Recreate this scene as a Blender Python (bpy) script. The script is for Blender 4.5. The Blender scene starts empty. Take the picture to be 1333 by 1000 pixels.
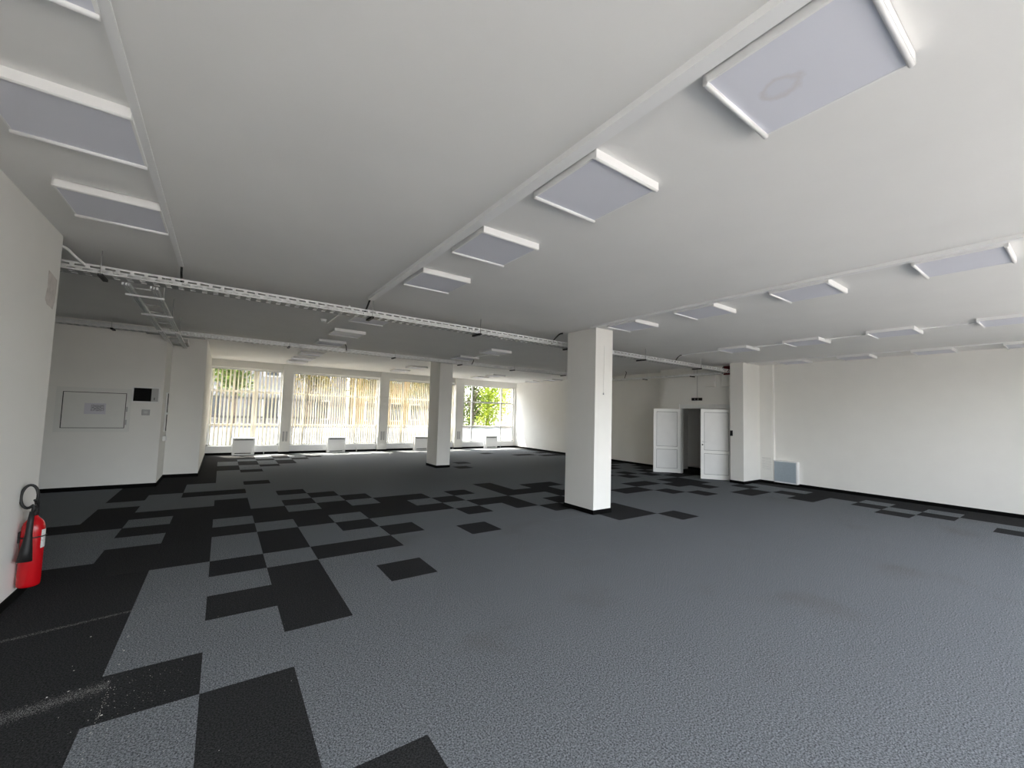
import bpy, math, random
from mathutils import Matrix, Vector
random.seed(7)
S = bpy.context.scene
COL = S.collection
PI = math.pi

# ------------------------------------------------------------------ camera
F_PX, PPX, PPY = 535.54, 661.1, 504.15
def _rot(k, a): return Matrix.Rotation(a, 3, k)
yaw, pitch, roll = -0.6052, -0.0640, 0.0296
R0 = Matrix(((1, 0, 0), (0, 0, -1), (0, 1, 0)))
RC = _rot('Z', roll) @ _rot('X', pitch) @ R0 @ _rot('Z', yaw).transposed()
CAM = Vector((-0.4938, -5.5867, 1.700))
cd = bpy.data.cameras.new('camera')
cd.sensor_width = 36.0
cd.lens = F_PX / 1333 * 36
cd.shift_x = (666.5 - PPX) / 1333
cd.shift_y = (PPY - 500) / 1333
cd.clip_start, cd.clip_end = 0.02, 400
cam = bpy.data.objects.new('camera', cd)
COL.objects.link(cam)
r, d, f = RC[0], RC[1], RC[2]
cam.matrix_world = Matrix(((r[0], -d[0], -f[0], CAM[0]), (r[1], -d[1], -f[1], CAM[1]), (r[2], -d[2], -f[2], CAM[2]), (0, 0, 0, 1)))
S.camera = cam
def project(x, y, z):
    q = RC @ (Vector((x, y, z)) - CAM)
    if q[2] < 0.05: return None
    return PPX + F_PX * q[0] / q[2], PPY + F_PX * q[1] / q[2], q[2]

# ------------------------------------------------------------------ world, sun, exposure
w = bpy.data.worlds.new('sky'); S.world = w; w.use_nodes = True
nt = w.node_tree; nt.nodes.clear()
sky = nt.nodes.new('ShaderNodeTexSky'); sky.sky_type = 'NISHITA'; sky.sun_disc = False
sky.sun_elevation = math.radians(65); sky.sun_rotation = math.radians(-22)
sky.air_density = 1.0; sky.dust_density = 2.5; sky.ozone_density = 1.0
bg = nt.nodes.new('ShaderNodeBackground'); bg.inputs['Strength'].default_value = 0.80
wo = nt.nodes.new('ShaderNodeOutputWorld')
hs = nt.nodes.new('ShaderNodeHueSaturation'); hs.inputs['Saturation'].default_value = 0.30      # hazy bright day
nt.links.new(sky.outputs[0], hs.inputs['Color']); nt.links.new(hs.outputs[0], bg.inputs[0]); nt.links.new(bg.outputs[0], wo.inputs[0])
sl = bpy.data.lights.new('sun', 'SUN'); sl.energy = 17.0; sl.angle = math.radians(0.6); sl.color = (1.0, 0.93, 0.82)
so = bpy.data.objects.new('sun', sl); COL.objects.link(so)
sd = Vector((0.20, -0.42, -1.0)).normalized()          # travelling from the street side into the room
so.rotation_euler = sd.to_track_quat('-Z', 'Y').to_euler(); so.location = (0, 30, 30)
S.view_settings.view_transform = 'Standard'
try: S.view_settings.look = 'None'
except Exception: pass
S.view_settings.gamma = 1.0
S.view_settings.use_curve_mapping = False
S.view_settings.exposure = 1.75
S.cycles.use_denoising = True
try: S.cycles.denoising_prefilter = 'ACCURATE'
except Exception: pass
try: S.cycles.denoiser = 'OPENIMAGEDENOISE'
except Exception: pass
S.cycles.max_bounces = 14; S.cycles.diffuse_bounces = 8; S.cycles.glossy_bounces = 4
S.cycles.transparent_max_bounces = 24; S.cycles.transmission_bounces = 8
S.cycles.sample_clamp_indirect = 12.0
S.cycles.caustics_reflective = False; S.cycles.caustics_refractive = False
def portal(x0, x1, z0, z1, y, into):                       # sampling portal for the sky in a window opening
    l = bpy.data.lights.new('window_portal', 'AREA'); l.shape = 'RECTANGLE'; l.size = x1 - x0; l.size_y = z1 - z0
    l.cycles.is_portal = True
    o = bpy.data.objects.new('window_portal', l); COL.objects.link(o)
    o.location = ((x0 + x1) / 2, y, (z0 + z1) / 2)
    o.rotation_euler = (PI / 2 if into > 0 else -PI / 2, 0, 0)

# ------------------------------------------------------------------ materials
def _new(name):
    m = bpy.data.materials.new(name); m.use_nodes = True
    return m, m.node_tree, m.node_tree.nodes['Principled BSDF']
def mat(name, col, rough=0.5, metal=0.0, spec=0.5, noise=0.0, nscale=8.0, bump=0.0, bscale=60.0, emit=None):
    m, t, b = _new(name)
    b.inputs['Base Color'].default_value = (*col, 1); b.inputs['Roughness'].default_value = rough
    b.inputs['Metallic'].default_value = metal; b.inputs['Specular IOR Level'].default_value = spec
    tc = t.nodes.new('ShaderNodeNewGeometry')
    if noise:
        n = t.nodes.new('ShaderNodeTexNoise'); n.inputs['Scale'].default_value = nscale; n.inputs['Detail'].default_value = 5
        t.links.new(tc.outputs['Position'], n.inputs['Vector'])
        r = t.nodes.new('ShaderNodeValToRGB'); r.color_ramp.elements[0].position = 0.3; r.color_ramp.elements[1].position = 0.7
        r.color_ramp.elements[0].color = (*[max(0, c * (1 - noise)) for c in col], 1)
        r.color_ramp.elements[1].color = (*[min(1, c * (1 + noise)) for c in col], 1)
        t.links.new(n.outputs['Fac'], r.inputs[0]); t.links.new(r.outputs[0], b.inputs['Base Color'])
    if bump:
        n2 = t.nodes.new('ShaderNodeTexNoise'); n2.inputs['Scale'].default_value = bscale; n2.inputs['Detail'].default_value = 4
        t.links.new(tc.outputs['Position'], n2.inputs['Vector'])
        bp = t.nodes.new('ShaderNodeBump'); bp.inputs['Strength'].default_value = bump; bp.inputs['Distance'].default_value = 0.004
        t.links.new(n2.outputs['Fac'], bp.inputs['Height']); t.links.new(bp.outputs[0], b.inputs['Normal'])
    return m
def carpet(name, c0, c1, dirt):
    m, t, b = _new(name)
    b.inputs['Roughness'].default_value = 1.0; b.inputs['Specular IOR Level'].default_value = 0.03
    g = t.nodes.new('ShaderNodeNewGeometry')
    n = t.nodes.new('ShaderNodeTexNoise'); n.inputs['Scale'].default_value = 105; n.inputs['Detail'].default_value = 5; n.inputs['Roughness'].default_value = 0.8
    t.links.new(g.outputs['Position'], n.inputs['Vector'])
    r = t.nodes.new('ShaderNodeValToRGB'); r.color_ramp.elements[0].position = 0.40; r.color_ramp.elements[1].position = 0.61
    r.color_ramp.elements[0].color = (*c0, 1); r.color_ramp.elements[1].color = (*c1, 1)
    t.links.new(n.outputs['Fac'], r.inputs[0])
    n3 = t.nodes.new('ShaderNodeTexNoise'); n3.inputs['Scale'].default_value = 0.9; n3.inputs['Detail'].default_value = 3
    t.links.new(g.outputs['Position'], n3.inputs['Vector'])
    r3 = t.nodes.new('ShaderNodeValToRGB'); r3.color_ramp.elements[0].position = 0.60; r3.color_ramp.elements[1].position = 0.78
    r3.color_ramp.elements[0].color = (0, 0, 0, 1); r3.color_ramp.elements[1].color = (0.30, 0.30, 0.30, 1)
    t.links.new(n3.outputs['Fac'], r3.inputs[0])
    mx = t.nodes.new('ShaderNodeMix'); mx.data_type = 'RGBA'; mx.inputs[7].default_value = (*dirt, 1)
    t.links.new(r3.outputs[0], mx.inputs[0]); t.links.new(r.outputs[0], mx.inputs[6])
    t.links.new(mx.outputs[2], b.inputs['Base Color'])
    bp = t.nodes.new('ShaderNodeBump'); bp.inputs['Strength'].default_value = 0.45; bp.inputs['Distance'].default_value = 0.005
    t.links.new(n.outputs['Fac'], bp.inputs['Height']); t.links.new(bp.outputs[0], b.inputs['Normal'])
    return m
def glass(name, tint, gloss=0.04, film=0.0, filmcol=(0.9, 0.95, 1.0)):
    m = bpy.data.materials.new(name); m.use_nodes = True; t = m.node_tree; t.nodes.clear()
    o = t.nodes.new('ShaderNodeOutputMaterial'); tr = t.nodes.new('ShaderNodeBsdfTransparent'); tr.inputs[0].default_value = (*tint, 1)
    gl = t.nodes.new('ShaderNodeBsdfGlossy'); gl.inputs['Roughness'].default_value = 0.02
    mx = t.nodes.new('ShaderNodeMixShader'); mx.inputs[0].default_value = gloss
    t.links.new(tr.outputs[0], mx.inputs[1]); t.links.new(gl.outputs[0], mx.inputs[2]); out = mx
    if film:
        tl = t.nodes.new('ShaderNodeBsdfTranslucent'); tl.inputs[0].default_value = (*filmcol, 1)
        m2 = t.nodes.new('ShaderNodeMixShader'); m2.inputs[0].default_value = film
        t.links.new(mx.outputs[0], m2.inputs[1]); t.links.new(tl.outputs[0], m2.inputs[2]); out = m2
    t.links.new(out.outputs[0], o.inputs[0])
    return m
def fabric_slat(name, col):
    m = bpy.data.materials.new(name); m.use_nodes = True; t = m.node_tree; t.nodes.clear()
    o = t.nodes.new('ShaderNodeOutputMaterial'); di = t.nodes.new('ShaderNodeBsdfDiffuse'); tl = t.nodes.new('ShaderNodeBsdfTranslucent')
    di.inputs[0].default_value = (*col, 1); tl.inputs[0].default_value = (*col, 1)
    mx = t.nodes.new('ShaderNodeMixShader'); mx.inputs[0].default_value = 0.6
    t.links.new(di.outputs[0], mx.inputs[1]); t.links.new(tl.outputs[0], mx.inputs[2]); t.links.new(mx.outputs[0], o.inputs[0])
    return m
def leafmat(name, c0, c1):
    m = bpy.data.materials.new(name); m.use_nodes = True; t = m.node_tree; t.nodes.clear()
    o = t.nodes.new('ShaderNodeOutputMaterial'); g = t.nodes.new('ShaderNodeNewGeometry')
    n = t.nodes.new('ShaderNodeTexNoise'); n.inputs['Scale'].default_value = 1.7; n.inputs['Detail'].default_value = 3
    t.links.new(g.outputs['Position'], n.inputs['Vector'])
    r = t.nodes.new('ShaderNodeValToRGB'); r.color_ramp.elements[0].position = 0.35; r.color_ramp.elements[1].position = 0.65
    r.color_ramp.elements[0].color = (*c0, 1); r.color_ramp.elements[1].color = (*c1, 1); t.links.new(n.outputs['Fac'], r.inputs[0])
    di = t.nodes.new('ShaderNodeBsdfDiffuse'); tl = t.nodes.new('ShaderNodeBsdfTranslucent')
    t.links.new(r.outputs[0], di.inputs[0]); t.links.new(r.outputs[0], tl.inputs[0])
    mx = t.nodes.new('ShaderNodeMixShader'); mx.inputs[0].default_value = 0.5
    t.links.new(di.outputs[0], mx.inputs[1]); t.links.new(tl.outputs[0], mx.inputs[2]); t.links.new(mx.outputs[0], o.inputs[0])
    return m
def print_mat(name):                                       # paper with faint unreadable grey print, flat ink on the sheet
    m, t, b = _new(name)
    tc = t.nodes.new('ShaderNodeTexCoord'); sx = t.nodes.new('ShaderNodeSeparateXYZ'); t.links.new(tc.outputs['Generated'], sx.inputs[0])
    n = t.nodes.new('ShaderNodeTexNoise'); n.inputs['Scale'].default_value = 9; n.inputs['Detail'].default_value = 3
    mp = t.nodes.new('ShaderNodeMapping'); mp.inputs['Scale'].default_value = (1.0, 1, 3.0); t.links.new(tc.outputs['Generated'], mp.inputs[0]); t.links.new(mp.outputs[0], n.inputs[0])
    def band(sock, lo, hi):
        a = t.nodes.new('ShaderNodeMath'); a.operation = 'GREATER_THAN'; a.inputs[1].default_value = lo; t.links.new(sock, a.inputs[0])
        c = t.nodes.new('ShaderNodeMath'); c.operation = 'LESS_THAN'; c.inputs[1].default_value = hi; t.links.new(sock, c.inputs[0])
        e = t.nodes.new('ShaderNodeMath'); e.operation = 'MULTIPLY'; t.links.new(a.outputs[0], e.inputs[0]); t.links.new(c.outputs[0], e.inputs[1]); return e
    bx, bz = band(sx.outputs[0], 0.30, 0.92), band(sx.outputs[2], 0.28, 0.86)
    e = t.nodes.new('ShaderNodeMath'); e.operation = 'MULTIPLY'; t.links.new(bx.outputs[0], e.inputs[0]); t.links.new(bz.outputs[0], e.inputs[1])
    h = t.nodes.new('ShaderNodeMath'); h.operation = 'MULTIPLY'; t.links.new(e.outputs[0], h.inputs[0]); t.links.new(n.outputs['Fac'], h.inputs[1])
    r = t.nodes.new('ShaderNodeValToRGB'); r.color_ramp.elements[0].position = 0.40; r.color_ramp.elements[1].position = 0.62
    r.color_ramp.elements[0].color = (0.62, 0.61, 0.66, 1); r.color_ramp.elements[1].color = (0.20, 0.20, 0.22, 1)
    t.links.new(h.outputs[0], r.inputs[0]); t.links.new(r.outputs[0], b.inputs['Base Color']); b.inputs['Roughness'].default_value = 0.8
    return m
def stain_mat(name, col, stain):                           # lamp cover with a dried brownish water mark
    m, t, b = _new(name)
    tc = t.nodes.new('ShaderNodeTexCoord')
    mp = t.nodes.new('ShaderNodeMapping'); mp.inputs['Location'].default_value = (-0.50, -0.66, 0); t.links.new(tc.outputs['Generated'], mp.inputs[0])
    n = t.nodes.new('ShaderNodeTexNoise'); n.inputs['Scale'].default_value = 5; n.inputs['Detail'].default_value = 4; t.links.new(tc.outputs['Generated'], n.inputs[0])
    ln = t.nodes.new('ShaderNodeVectorMath'); ln.operation = 'LENGTH'; t.links.new(mp.outputs[0], ln.inputs[0])
    a = t.nodes.new('ShaderNodeMath'); a.operation = 'MULTIPLY_ADD'; a.inputs[1].default_value = 0.30; t.links.new(n.outputs['Fac'], a.inputs[0]); t.links.new(ln.outputs['Value'], a.inputs[2])
    r = t.nodes.new('ShaderNodeValToRGB'); cr = r.color_ramp
    cr.elements[0].position = 0.19; cr.elements[0].color = (*[c * 0.96 for c in col], 1)
    cr.elements[1].position = 0.30; cr.elements[1].color = (*col, 1)
    e = cr.elements.new(0.25); e.color = (*stain, 1)
    t.links.new(a.outputs[0], r.inputs[0]); t.links.new(r.outputs[0], b.inputs['Base Color']); b.inputs['Roughness'].default_value = 0.5
    return m

M = dict(
    wall=mat('white_wall_paint', (0.81, 0.80, 0.765), 0.8, spec=0.2, noise=0.012, nscale=3, bump=0.12, bscale=90),
    ceil=mat('white_ceiling_paint', (0.79, 0.785, 0.77), 0.75, spec=0.25, noise=0.02, nscale=1.4, bump=0.45, bscale=4),
    light=carpet('grey_carpet', (0.036, 0.039, 0.042), (0.300, 0.320, 0.340), (0.10, 0.085, 0.07)),
    dark=carpet('charcoal_carpet', (0.013, 0.0132, 0.0136), (0.053, 0.0535, 0.0545), (0.035, 0.033, 0.03)),
    base=mat('black_skirting', (0.004, 0.004, 0.004), 0.7, spec=0.06),
    sub=mat('screed', (0.02, 0.02, 0.02), 0.9),
    white=mat('white_plastic', (0.80, 0.80, 0.79), 0.4),
    whitem=mat('white_lacquered_metal', (0.80, 0.80, 0.80), 0.35),
    lampframe=mat('white_lamp_frame', (0.82, 0.82, 0.82), 0.35),
    diffuser=mat('frosted_lamp_cover', (0.70, 0.71, 0.78), 0.5, noise=0.01, nscale=2),
    stained=stain_mat('stained_lamp_cover', (0.70, 0.71, 0.78), (0.635, 0.62, 0.655)),
    galv=mat('galvanised_steel', (0.74, 0.75, 0.75), 0.42, metal=0.35, noise=0.10, nscale=14),
    galvd=mat('dull_galvanised_steel', (0.50, 0.51, 0.50), 0.5, metal=0.4, noise=0.12, nscale=10),
    rod=mat('threaded_rod_steel', (0.5, 0.5, 0.5), 0.4, metal=0.8),
    black=mat('black_rubber', (0.008, 0.008, 0.008), 0.55),
    blackgloss=mat('smoked_black_plastic', (0.006, 0.006, 0.007), 0.08),
    red=mat('red_enamel', (0.46, 0.004, 0.008), 0.25),
    label=mat('white_printed_label', (0.70, 0.70, 0.68), 0.5, noise=0.2, nscale=60),
    firestop=mat('red_firestop_putty', (0.16, 0.015, 0.02), 0.8, noise=0.4, nscale=30),
    upvc=mat('white_window_profile', (0.82, 0.82, 0.80), 0.3),
    doorp=mat('white_door_panel', (0.76, 0.76, 0.75), 0.35, noise=0.02, nscale=5),
    seal=mat('dark_gasket', (0.03, 0.03, 0.03), 0.6),
    alu=mat('satin_aluminium', (0.6, 0.6, 0.6), 0.3, metal=0.9),
    bluegrey=mat('blue_grey_panel', (0.36, 0.42, 0.47), 0.35, noise=0.03, nscale=20),
    greyplast=mat('grey_plastic', (0.42, 0.42, 0.42), 0.5),
    cover=mat('painted_hatch', (0.74, 0.74, 0.71), 0.6, noise=0.015, nscale=6),
    plaster=mat('bare_plaster', (0.60, 0.56, 0.53), 0.9, noise=0.12, nscale=14),
    paper=print_mat('printed_paper'),
    slat=fabric_slat('cream_blind_fabric', (0.84, 0.80, 0.70)),
    glass=glass('window_glass', (0.96, 0.957, 0.953)),
    street=glass('tinted_window_glass', (0.82, 0.82, 0.81)),
    film=glass('frosted_window_glass', (0.62, 0.64, 0.65), film=0.40, filmcol=(0.30, 0.33, 0.36)),
    concrete=mat('bounce_concrete', (0.245, 0.239, 0.231), 0.9, noise=0.06, nscale=0.5),  # tone set for how much light the added slab bounces indoors
    pave=mat('asphalt', (0.060, 0.059, 0.058), 0.9, noise=0.15, nscale=0.6),
    fence=mat('black_painted_iron', (0.012, 0.012, 0.013), 0.5),
    bark=mat('tree_bark', (0.16, 0.13, 0.10), 0.9, noise=0.3, nscale=5),
    leafA=leafmat('lime_leaves', (0.14, 0.22, 0.02), (0.50, 0.58, 0.08)),
    leafB=leafmat('mid_green_leaves', (0.035, 0.06, 0.015), (0.14, 0.19, 0.04)),
    leafC=leafmat('olive_leaves', (0.08, 0.075, 0.02), (0.26, 0.21, 0.05)),
    tan=mat('ochre_render', (0.42, 0.28, 0.13), 0.9, noise=0.08, nscale=1.5),
    pink=mat('salmon_render', (0.55, 0.40, 0.32), 0.9, noise=0.06, nscale=1.5),
    greyb=mat('grey_render', (0.26, 0.255, 0.25), 0.9, noise=0.08, nscale=1.5),
    wpane=mat('far_window_glass', (0.05, 0.06, 0.07), 0.1),
    grit=mat('pale_grit', (0.62, 0.60, 0.55), 0.7),
    dustm=mat('grey_dust', (0.20, 0.195, 0.19), 0.9),
)

# ------------------------------------------------------------------ mesh helpers
class MB:
    def __init__(s): s.v = []; s.f = []; s.sm = []
    def add(s, vs, fs, smooth=False):
        b = len(s.v); s.v += [tuple(p) for p in vs]
        for q in fs: s.f.append(tuple(b + i for i in q)); s.sm.append(smooth)
        return s
    def box(s, x0, x1, y0, y1, z0, z1):
        if x0 > x1: x0, x1 = x1, x0
        if y0 > y1: y0, y1 = y1, y0
        if z0 > z1: z0, z1 = z1, z0
        return s.add([(x0, y0, z0), (x1, y0, z0), (x1, y1, z0), (x0, y1, z0), (x0, y0, z1), (x1, y0, z1), (x1, y1, z1), (x0, y1, z1)],
                     [(0, 3, 2, 1), (4, 5, 6, 7), (0, 1, 5, 4), (1, 2, 6, 5), (2, 3, 7, 6), (3, 0, 4, 7)])
    def tube(s, pts, rad, n=10, cap=True):
        pts = [Vector(p) for p in pts]; rs = rad if isinstance(rad, (list, tuple)) else [rad] * len(pts)
        b = len(s.v); up = None
        for i, p in enumerate(pts):
            t = (pts[min(i + 1, len(pts) - 1)] - pts[max(i - 1, 0)]).normalized()
            if up is None:
                up = Vector((0, 0, 1)) if abs(t.z) < 0.9 else Vector((1, 0, 0))
            a = t.cross(up); 
            if a.length < 1e-5: a = t.cross(Vector((0, 1, 0)))
            a.normalize(); c = a.cross(t).normalized(); up = c
            for k in range(n):
                an = 2 * PI * k / n; s.v.append(tuple(p + rs[i] * (math.cos(an) * a + math.sin(an) * c)))
        for i in range(len(pts) - 1):
            for k in range(n):
                s.f.append((b + i * n + k, b + i * n + (k + 1) % n, b + (i + 1) * n + (k + 1) % n, b + (i + 1) * n + k)); s.sm.append(True)
        if cap:
            s.f.append(tuple(b + k for k in range(n))[::-1]); s.sm.append(False)
            s.f.append(tuple(b + (len(pts) - 1) * n + k for k in range(n))); s.sm.append(False)
        return s
    def lathe(s, prof, cx=0, cy=0, n=28):
        return s.tube([(cx, cy, z) for _, z in prof], [max(q, 0.0008) for q, _ in prof], n)
    def build(s, name, m, parent=None, loc=None, bevel=0):
        me = bpy.data.meshes.new(name); me.from_pydata(s.v, [], s.f); me.update()
        for p, q in zip(me.polygons, s.sm): p.use_smooth = q
        for mm in (m if isinstance(m, (list, tuple)) else [m]): me.materials.append(mm)
        o = bpy.data.objects.new(name, me); COL.objects.link(o)
        if parent is not None: o.parent = parent
        if loc is not None: o.location = loc
        if bevel:
            md = o.modifiers.new('edge', 'BEVEL'); md.width = bevel; md.segments = 2; md.limit_method = 'ANGLE'
        return o
def bx(*a): return MB().box(*a)
def tag(o, label, cat, group=None, kind=None):
    o['label'] = label; o['category'] = cat
    if group: o['group'] = group
    if kind: o['kind'] = kind
    return o
def thing(name, label, cat, loc, group=None, rz=0.0):
    o = bpy.data.objects.new(name, None); COL.objects.link(o); o.empty_display_size = 0.1
    o.location = loc; o.rotation_euler = (0, 0, rz)
    return tag(o, label, cat, group)
def struct(name, mb, m, label, cat, bevel=0): return tag(mb.build(name, m, bevel=bevel), label, cat, kind='structure')
def copy_tree(o, parent=None):
    c = o.copy(); COL.objects.link(c)
    if parent is not None: c.parent = parent
    for ch in list(o.children): copy_tree(ch, c)
    return c

# ------------------------------------------------------------------ key dimensions (metres)
HC, HL = 3.275, 3.222            # ceiling, lamp undersides
XL, YL = -1.845, 0.05            # near left wall face and its end
XR, XF = 12.10, 11.91            # right wall near / far
YW = 11.60                       # street window plane
YB = -7.40                       # window wall behind the camera
PWY, PWX, PLY, PLX = 5.50, -1.51, 6.68, -0.87
XD = 11.35                       # wall with the double door
C1 = (4.875, 5.315, -0.525, 0.20)
C2 = (4.91, 5.35, 5.886, 6.61)

# ------------------------------------------------------------------ floor: carpet tiles
fl = MB()
for a in ((-6.2, 12.4, YB - 0.3, 11.95, -0.12, -0.008), (12.4, 17.0, -1.0, 4.0, -0.12, -0.008)): fl.box(*a)
floor = struct('floor', fl, M['dark'], 'office floor laid with square grey and charcoal carpet tiles', 'floor')
DARK = {-2: [4] + list(range(-6, 0)) + [-9] + list(range(-24, -11)),
        -1: [8, 7, 6, 5, 2, 0, -3, -5, -6, -7, -9, -16, -17] + list(range(-24, -19)),
        0: [8, 7, 3, 2, 1, -1, -2, -4, -5, -11, -15, -18, -19, -21, -22], 1: [0, -3, -4, -6, -8, -17, -20], 2: [2, 0, -2, -4, -5, -7, -18, -19, -21, -22],
        3: [-1, -3, -4, -6, -20], 4: [-5, -4, -3, -21], 5: [0, -5, -3], 6: [-4, -2], 7: [-5, -3], 8: [-3, -2], 9: [-6, -5, -4, -1],
        10: [-4, -2, 0, 1], 11: [-5, -4, -3, 0, 1, -12], 12: [-5, -3, 2, -14], 13: [-4], 14: [-2, -4], 15: [-2, -5], 16: [-1, -3], 17: [0, -3, -6, -19],
        18: [-2, -5, -7], 19: [-1, -2, 1, -3, -6, -17], 20: [-2, -3, 1, 3, 6, 9, -5, -8, -17], 21: [0, 2, 3, 5, 7, -4, -6, -9, -16],
        22: [3, 4, 6, 8, 9, 10, 11, 12, -4, -5, -7, -10, -16, -18]}
def is_dark(u, v):
    if u <= -4:
        if v >= -1 or v == -5: return True
        if u == -4 and v in (-6, -7, -9, -10, -11): return True
        return False
    if u == -3: return v >= -2 or v in (-4, -6) or v <= -10
    if u >= 23: return v not in (-9, -13, -14)
    return v in DARK.get(u, ())
cells = []
for v in range(-24, 15):
    for u in range(-11, 25):
        x, y = u * 0.5 + 0.25, -v * 0.5 - 0.25
        if x < XL - 0.2 and y < YL - 0.1: continue
        if x < PWX and y > PWY + 0.1: continue
        if x < PLX - 0.2 and y > PLY + 0.1: continue
        if y > 11.75 or y < YB - 0.2: continue
        q = project(x, y, 0); a = -1
        if q:
            vis = -40 < q[0] < 1373 and q[1] < 1045
            if x < -2.6 and y < 4.2: vis = False
            dist = (Vector((x, y, 0)) - CAM).length
            if vis: a = 0.25 * CAM.z / dist ** 3 * (1 if q[2] > 0 else 0)
        cells.append((a, u, v))
cells.sort(reverse=True)
g = 0.0002
tile_me = {}
for dk in (False, True):
    mb = MB(); mb.box(-0.25 + g, 0.25 - g, -0.25 + g, 0.25 - g, -0.009, 0)
    me = bpy.data.meshes.new('carpet_tile'); me.from_pydata(mb.v, [], mb.f); me.materials.append(M['dark' if dk else 'light']); tile_me[dk] = me
for i, (a, u, v) in enumerate(cells[:300]):
    o = bpy.data.objects.new('carpet_tile', tile_me[is_dark(u, v)]); COL.objects.link(o); o.parent = floor
    o.location = (u * 0.5 + 0.25, -v * 0.5 - 0.25, random.uniform(-0.0006, 0.0006))
rest = MB(); mats = []
for a, u, v in cells[300:]:
    rest.box(u * 0.5 + g, u * 0.5 + 0.5 - g, -v * 0.5 - 0.5 + g, -v * 0.5 - g, -0.009, 0); mats += [1 if is_dark(u, v) else 0] * 6
ro = rest.build('carpet_tiles', (M['light'], M['dark']), floor); ro['kind'] = 'stuff'
ro.data.polygons.foreach_set('material_index', mats)

# ------------------------------------------------------------------ shell
struct('ceiling', bx(-6.2, 12.4, YB - 0.3, YW + 0.27, HC, HC + 0.2), M['ceil'], 'smooth white painted concrete ceiling over the whole office', 'ceiling')
struct('roof', bx(-6.2, 12.6, YB - 0.3, YW + 0.27, HC + 0.22, 4.3), M['greyb'], 'unseen roof block above the office, added to shade the ground outside', 'roof')  # unseen block added to shadow the ground behind; its height limits that shadow
struct('wall_left', bx(XL - 0.25, XL, YB, YL, 0, HC), M['wall'], 'plain white wall section beside the camera on the left', 'wall')
struct('wall_inner_left', bx(-6.2, XL - 0.25, YB, -0.2, 0, HC), M['wall'], 'white wall closing off the space behind the left wall section', 'wall')
struct('wall_recess_left', bx(-6.2, -5.0, -0.2, PWY, 0, HC), M['wall'], 'white side wall of the recess behind the extinguisher', 'wall')
struct('wall_panel_left', bx(-6.2, PWX, PWY, PLY + 0.5, 0, HC), M['wall'], 'white wall with the electrical hatch and fuse board', 'wall')
struct('wall_far_left', bx(PWX - 0.3, PLX, PLY, YW + 0.3, 0, HC), M['wall'], 'white pier and side wall left of the street windows', 'wall')
struct('wall_right', bx(XR, XR + 0.3, YB, -0.42, 0, HC), M['wall'], 'long plain white wall along the right side', 'wall')
struct('wall_right_casing', bx(11.98, XR + 0.3, -0.42, -0.08, 0, HC), M['wall'], 'boxed out white wall strip between pier and right wall', 'wall')
struct('wall_right_pier', bx(11.055, XR + 0.3, -0.08, 0.27, 0, HC), M['wall'], 'white square pier standing right of the double door', 'wall')
dw = MB()
DY0, DY1, DZ = 0.36, 2.00, 2.02
dw.box(XD, XD + 0.22, 0.27, DY0, 0, HC).box(XD, XD + 0.22, DY1, 2.56, 0, HC).box(XD, XD + 0.22, DY0, DY1, DZ + 0.13, HC)
struct('wall_door_side', dw, M['wall'], 'white wall around the open double door', 'wall')
struct('wall_far_right', bx(XF, XF + 0.3, 2.56, YW + 0.3, 0, HC), M['wall'], 'white wall running from the double door to the street windows', 'wall')
struct('trim_pipe_casing', bx(XD + 0.05, XF + 0.05, 2.56, 2.72, 0, HC), M['wall'], 'narrow white casing at the corner left of the double door', 'trim')
# corridor behind the double door
cw = MB(); cw.box(XD + 0.22, 17, 0.0, 0.27, 0, 2.7).box(XD + 0.22, 17, 2.56, 2.8, 0, 2.7).box(15.2, 15.4, 0.27, 2.56, 0, 2.7)
struct('wall_corridor', cw, M['wall'], 'white corridor walls seen through the open double door', 'wall')
struct('wall_corridor_partition', bx(12.75, 12.9, 1.62, 2.56, 0, 2.7), M['wall'], 'short partition inside the corridor behind the open door', 'wall')
struct('ceiling_corridor', bx(XD + 0.22, 17, 0.0, 2.8, 2.7, 2.85), M['ceil'], 'low corridor ceiling behind the double door', 'ceiling')
bbh, bt = 0.075, 0.012
def skirt(name, boxes, label):
    m = MB()
    for b in boxes: m.box(*b, 0, bbh)
    return struct(name, m, M['base'], label, 'baseboard')
skirt('baseboard_left', [(XL, XL + bt, YB, YL), (XL - 0.25, XL + bt, YL, YL + bt)], 'black skirting at the foot of the near left wall')
skirt('baseboard_panel_left', [(-5.0, PWX + bt, PWY - bt, PWY), (PWX, PWX + bt, PWY - bt, PLY), (PWX, PLX + bt, PLY - bt, PLY), (PLX, PLX + bt, PLY - bt, YW)], 'black skirting below the hatch wall and its pier')
skirt('baseboard_right', [(XR - bt, XR, YB, -0.42), (11.98 - bt, XR, -0.42 - bt, -0.42), (11.98 - bt, 11.98, -0.42, -0.08), (11.055 - bt, 11.98, -0.08 - bt, -0.08), (11.055 - bt, 11.055, -0.08, 0.27), (11.055 - bt, XD, 0.27, 0.27 + bt)], 'black skirting along the right wall and pier')
skirt('baseboard_far_right', [(XF - bt, XF, 2.72, YW), (XD + 0.05 - bt, XD + 0.05, 2.56, 2.72), (XD - bt, XD, DY1 + 0.06, 2.56), (XD - bt, XF, 2.72, 2.72 + bt)], 'black skirting along the far right wall')
skirt('baseboard_corridor', [(12.75 - bt, 12.75, 1.62, 2.56), (15.2 - bt, 15.2, 0.27, 2.56)], 'black skirting inside the corridor')
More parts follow.
